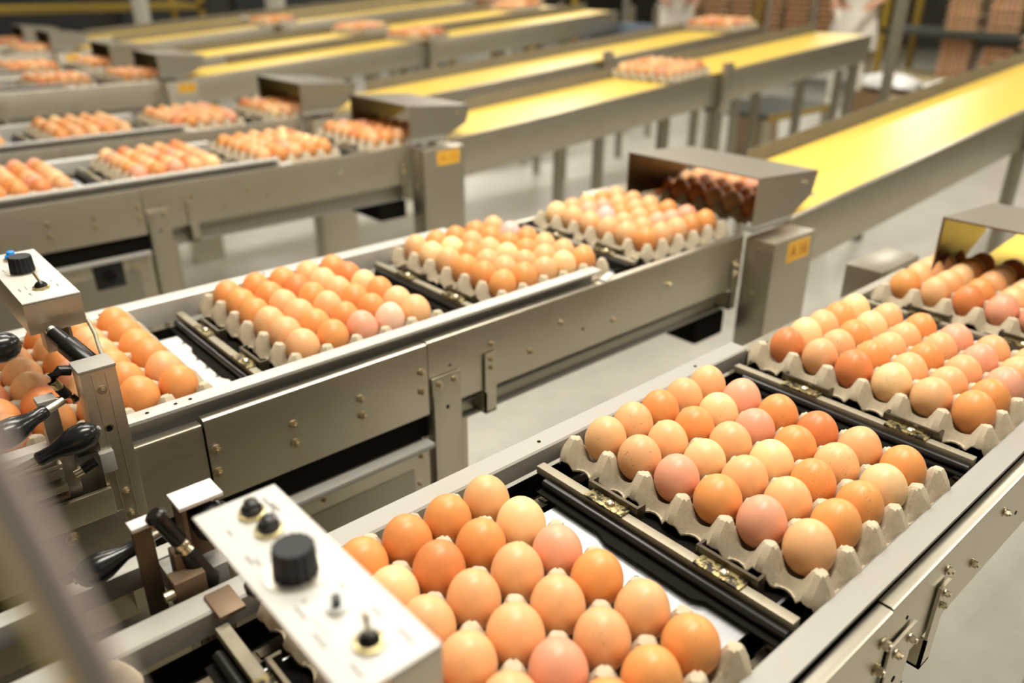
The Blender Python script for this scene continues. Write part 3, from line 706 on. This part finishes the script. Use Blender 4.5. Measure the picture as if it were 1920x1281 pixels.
# blurred post right in front of the camera
P = [Vector((.0102, .156, .370)), Vector((.0152, .131, .330))]
gp = empty('guard_post', (0, 0, 0), 'very blurred mauve guard post with yellow edge at lower left', 'post')
def slanted(p0, p1, half, th, nm, mat, off):
    d = (p1 - p0); a = p0 - d * .6 + off; b = p1 + d * 3 + off; v = Rt * half; f = Fw * th
    MB().add([a - v, a + v, b + v, b - v, a - v + f, a + v + f, b + v + f, b - v + f], [(0, 1, 2, 3), (7, 6, 5, 4), (0, 4, 5, 1), (1, 5, 6, 2), (2, 6, 7, 3), (3, 7, 4, 0)]).obj(nm, mat, gp, bev=.001)
slanted(P[0], P[1], .0062, .003, 'post_body', 'mauve', Rt * -.0012)
slanted(P[0], P[1], .0012, .0005, 'edge_strip', 'yellow_edge', Rt * -.0062 - Fw * .0008)

# ------------------------------------------------------------------ background: stacks, racks, poles, people
LE_V, LE_F = [], []
v6, f6 = egg_geo(8, 6)
for a in range(5):
    for c in range(6):
        o0 = len(LE_V); LE_V += [(q[0] * RX + (a - 2) * PA, q[1] * RX + (c - 2.5) * PC, q[2] * RZ) for q in v6]; LE_F += [tuple(o0 + t for t in f) for f in f6]
rc = random.Random(3); LC = []
for _ in range(30):
    cc = COLS[rc.choice('ttocpdw')][1]; LC += [(cc[0], cc[1], cc[2], 1)] * len(v6)
LAYER = far_eggs('egg_layer', LE_V, LE_F, LC)
stack_n = 0
def stack(x, y, z, layers, rz, label, group, eggs=True):
    t = empty('egg_tray_stack', (x, y, z), label, 'egg tray stack', group, rz)
    pitch = .066 if eggs else .014; rn = random.Random(label)
    for i in range(layers):
        dx, dy = rn.uniform(-.008, .008), rn.uniform(-.008, .008)
        q = link('egg_tray', TRAY_LOW_BR, t, (dx, dy, .035 + i * pitch))
        if eggs: tag(link('egg_layer', LAYER, t, (dx, dy, .035 + i * pitch)), kind='stuff')
    return t
# rack at the right: posts, shelves, stacks
def rack(x0, x1, y0, y1, shelves, label, npost=3, top=.9, post='yellow_steel'):
    t = empty('storage_rack', (x0, y0, FZ), label, 'rack', 'storage racks with egg trays')
    for i in range(npost):
        for xx in (x0, x1):
            yy = y0 + (y1 - y0) * i / (npost - 1)
            MB().box(xx - x0 - .03, xx - x0 + .03, yy - y0 - .03, yy - y0 + .03, 0, top - FZ).obj('post', post, t)
    for z, mt in shelves:
        MB().box(-.03, x1 - x0 + .03, -.03, y1 - y0 + .03, z - FZ - .05, z - FZ).obj('shelf', mt, t)
    return t
rack(9.2, 10.0, .6, 4.3, [(-.09, 'dark_shelf'), (-.56, 'cream_pallet')], 'yellow posted storage rack of egg tray stacks at upper right corner')
k = 0
for z, L in ((-.09, 7), (-.56, 6)):
    for yy in (3.55, 3.15, 2.75, 2.3, 1.9, 1.5, 1.1):
        for xx in (9.4,):
            k += 1
            stack(xx, yy, z, L if (k % 3) else L - 1, 0, '%s stack of full egg trays from the left on the %s shelf, right rack' % (ordn[[3.55, 3.15, 2.75, 2.3, 1.9, 1.5, 1.1].index(yy)], 'upper' if z > -.3 else 'lower'), 'egg tray stacks on the right rack')
rack(10.2, 11.0, 4.9, 8.1, [(-.30, 'dark_shelf')], 'yellow posted rack of egg tray stacks behind the people')
for i, yy in enumerate((5.15, 5.55, 6.0, 6.4, 6.85, 7.3, 7.75)):
    stack(10.4, yy, -.30, 8, 0, '%s stack of full egg trays from the right on the middle rack' % ordn[i], 'egg tray stacks on the middle rack')
rack(7.6, 8.4, 8.2, 11.6, [(-.26, 'dark_shelf')], 'dark rack of egg tray stacks at top centre')
for i, yy in enumerate((8.5, 8.95, 9.4, 9.9, 10.4, 10.9)):
    stack(7.85, yy, -.26, 6, 0, '%s stack of full egg trays from the right on the top centre rack' % ordn[i], 'egg tray stacks on the centre rack')
rack(1.2, 3.6, 9.0, 9.8, [(.12, 'yellow_steel')], 'yellow steel frame at upper left', npost=2)
tag(MB().cyl((2.72, 8.2, FZ), (2.72, 8.2, 1.2), .07).obj('round_column', 'white_steel'), 'white round pole at upper left, beside the yellow frame', 'pole')
tag(MB().cyl((4.15, 8.4, FZ), (4.15, 8.4, 1.2), .10).obj('round_column', 'white_steel'), 'thick pale round pole at top, right of the yellow frame', 'pole')
for (x, y, r, lab) in ((4.28, 1.93, .028, 'grey steel pole at the end of the belt by the white trousers'), (4.9, 4.25, .026, 'grey steel pole at top centre, right of the blue grey panel'),
                       (6.9, 4.3, .022, 'thin grey pole left of the middle egg tray rack'), (7.6, 4.25, .022, 'thin grey pole right of the first thin one')):
    tag(MB().cyl((x, y, FZ), (x, y, 1.3), r, n=12).obj('steel_pole', 'grey_steel'), lab, 'pole', None)
tag(MB().box(4.52, 4.56, 3.70, 4.30, -.25, .13).obj('side_sheet', 'crate', bev=.004), 'blue grey sheet panel beside the belt end at top centre', 'panel')
# things on the floor beyond the second belt
stack(5.7, 3.55, FZ, 26, .3, 'brown stack of empty egg trays standing on the floor beyond the hood', 'empty tray stacks', eggs=False)
tb = empty('work_table', (5.0, 3.05, FZ), 'low table with dark top and yellow edge under the third belt', 'table')
MB().box(-.35, .45, -.25, .25, .50, .53).obj('table_top', 'dark_shelf', tb)
MB().box(-.36, .46, -.26, -.25, .49, .53).obj('table_edge', 'yellow_steel', tb)
for x in (-.32, .42):
    for y in (-.22, .22): MB().box(x - .02, x + .02, y - .02, y + .02, 0, .5).obj('leg', 'steel', tb)
cb = empty('cardboard_box', (7.2, 3.0, FZ), 'brown cardboard box with white sheet on top at right', 'box')
MB().box(-.35, .35, -.38, .38, 0, .44).obj('carton', 'card', cb, bev=.01)
MB().box(-.36, -.35, -.05, .05, .2, .44).obj('tape', 'cream_pallet', cb)
def rag(name, x, y, z, r, label, seed):
    rn = random.Random(seed); vs, fs = egg_geo(18, 10)
    b = MB(); b.add([(q[0] * r * rn.uniform(.75, 1.15), q[1] * r * rn.uniform(.75, 1.15), (q[2] * .5 + .5) * r * .5 * rn.uniform(.7, 1.2)) for q in vs], fs)
    tag(b.obj(name, 'bag', None, loc=(x, y, z), ang=60), label, 'plastic bag', 'crumpled white bags')
rag('plastic_bag', 7.1, 3.15, FZ + .44, .26, 'crumpled white plastic bag on the left of the cardboard box', 1)
rag('plastic_bag', 7.1, 2.66, FZ + .44, .24, 'crumpled white plastic bag on the right of the cardboard box', 2)
stack(7.7, 2.25, FZ, 14, .1, 'tall stack of full egg trays on the floor right of the cardboard box', 'floor egg tray stacks')

def person(x, y, rz, label, arms):
    t = empty('person', (x, y, FZ), label, 'person', None, rz)
    V = {'pel': (0, 0, .95, .15), 'wai': (0, 0, 1.10, .135), 'che': (0, 0, 1.32, .155), 'nec': (0, 0, 1.47, .06), 'hed': (0, .01, 1.56, .075), 'top': (0, .01, 1.68, .075),
         'hl': (-.10, 0, .90, .10), 'kl': (-.11, .02, .50, .065), 'al': (-.11, -.01, .10, .045), 'hr': (.10, 0, .90, .10), 'kr': (.11, .02, .50, .065), 'ar': (.11, -.01, .10, .045),
         'sl': (-.19, 0, 1.40, .065), 'el': (-.25, .04, 1.13, .045), 'wl': (-.18, .26, 1.06, .032), 'sr': (.19, 0, 1.40, .065), 'er': (.25, .04, 1.13, .045), 'wr': (.18, .26, 1.06, .032)}
    if not arms: V['wl'] = (-.27, .10, .90, .032); V['wr'] = (.27, .10, .90, .032)
    E_ = [('pel', 'wai'), ('wai', 'che'), ('che', 'nec'), ('nec', 'hed'), ('hed', 'top'), ('pel', 'hl'), ('hl', 'kl'), ('kl', 'al'), ('pel', 'hr'), ('hr', 'kr'), ('kr', 'ar'), ('che', 'sl'), ('sl', 'el'), ('el', 'wl'), ('che', 'sr'), ('sr', 'er'), ('er', 'wr')]
    def skin_obj(name, keys, edges, mat, grow=0, rad=None):
        ks = list(keys); me = bpy.data.meshes.new(name); me.from_pydata([V[k][:3] for k in ks], [(ks.index(a), ks.index(b)) for a, b in edges], [])
        o = link(name, me, t); sk = o.modifiers.new('skin', 'SKIN'); su = o.modifiers.new('sub', 'SUBSURF'); su.levels = su.render_levels = 2
        for i, k in enumerate(ks): r = V[k][3] + grow; me.skin_vertices[0].data[i].radius = (r, r * .85)
        me.skin_vertices[0].data[0].use_root = True; me.materials.append(M[mat]); return o
    skin_obj('body', V.keys(), E_, 'skin')
    ck = ['pel', 'wai', 'che', 'sl', 'el', 'sr', 'er', 'hl', 'hr']
    skin_obj('coat', ck, [e for e in E_ if e[0] in ck and e[1] in ck], 'coat', .03)
    tk = ['pel', 'hl', 'kl', 'al', 'hr', 'kr', 'ar']
    skin_obj('trousers', tk, [e for e in E_ if e[0] in tk and e[1] in tk], 'trousers', .022)
    MB().turn((0, 0, .62), (0, 0, 1.0), [(0, .25), (.5, .235), (1, .19)], 28).obj('coat_skirt', 'coat', t)
    for sx in (-.11, .11): MB().turn((sx, .03, 0), (sx, .02, .12), [(0, .06), (.3, .065), (1, .055)], 16).obj('boot', 'boot', t); 
    for s, k in ((-1, 'wl'), (1, 'wr')):
        px, py, pz, _ = V[k]
        hb = MB(); hb.turn((px, py - .01, pz), (px - s * .02, py + .075, pz - .015), [(0, .026), (.5, .038), (1, .032)], 12)
        for f in range(4):
            fx = px - s * .02 + (f - 1.5) * .018; hb.tube([(fx, py + .06, pz - .015), (fx, py + .10, pz - .022), (fx, py + .12 + .006 * (f % 2), pz - .045)], .0085, 8)
        hb.tube([(px - s * .03, py + .01, pz - .01), (px - s * .055, py + .045, pz - .02), (px - s * .055, py + .07, pz - .035)], .0095, 8)
        hb.obj('hand', 'skin', t)
    MB().turn((0, .0, 1.62), (0, -.01, 1.76), [(0, .112), (.5, .108), (.85, .07), (1, .01)], 20).obj('hair_net', 'net', t)
    hd = MB(); hd.turn((0, .085, 1.60), (0, .112, 1.595), [(0, .018), (1, .010)], 10); hd.obj('nose', 'skin', t)
    e = MB()
    for s in (-1, 1): e.cyl((s * .033, .080, 1.635), (s * .033, .090, 1.635), .011, n=10)
    e.obj('eyes', 'boot', t)
    MB().box(-.025, .025, .083, .090, 1.555, 1.565).obj('mouth', 'card', t)
    for s in (-1, 1): MB().box(s * .088 - .008, s * .088 + .008, -.01, .025, 1.58, 1.64).obj('ear', 'skin', t, bev=.004)
    return t
person(8.6, 4.33, 1.9, 'person in a long white coat and white trousers standing beyond the third belt', True)
person(8.2, 6.35, 2.4, 'person in a white coat at the belts, right of the blue grey panel', True)
# narrow struts and bright items under the belts at the right
for (x, y, lab) in ((4.6, 2.35, 'slim grey post right of the low table'), (3.6, 2.25, 'slim grey post left of the brown tray stack')):
    tag(MB().box(x, x + .035, y, y + .035, FZ, -.05).obj('steel_post', 'steel_dark'), lab, 'post')
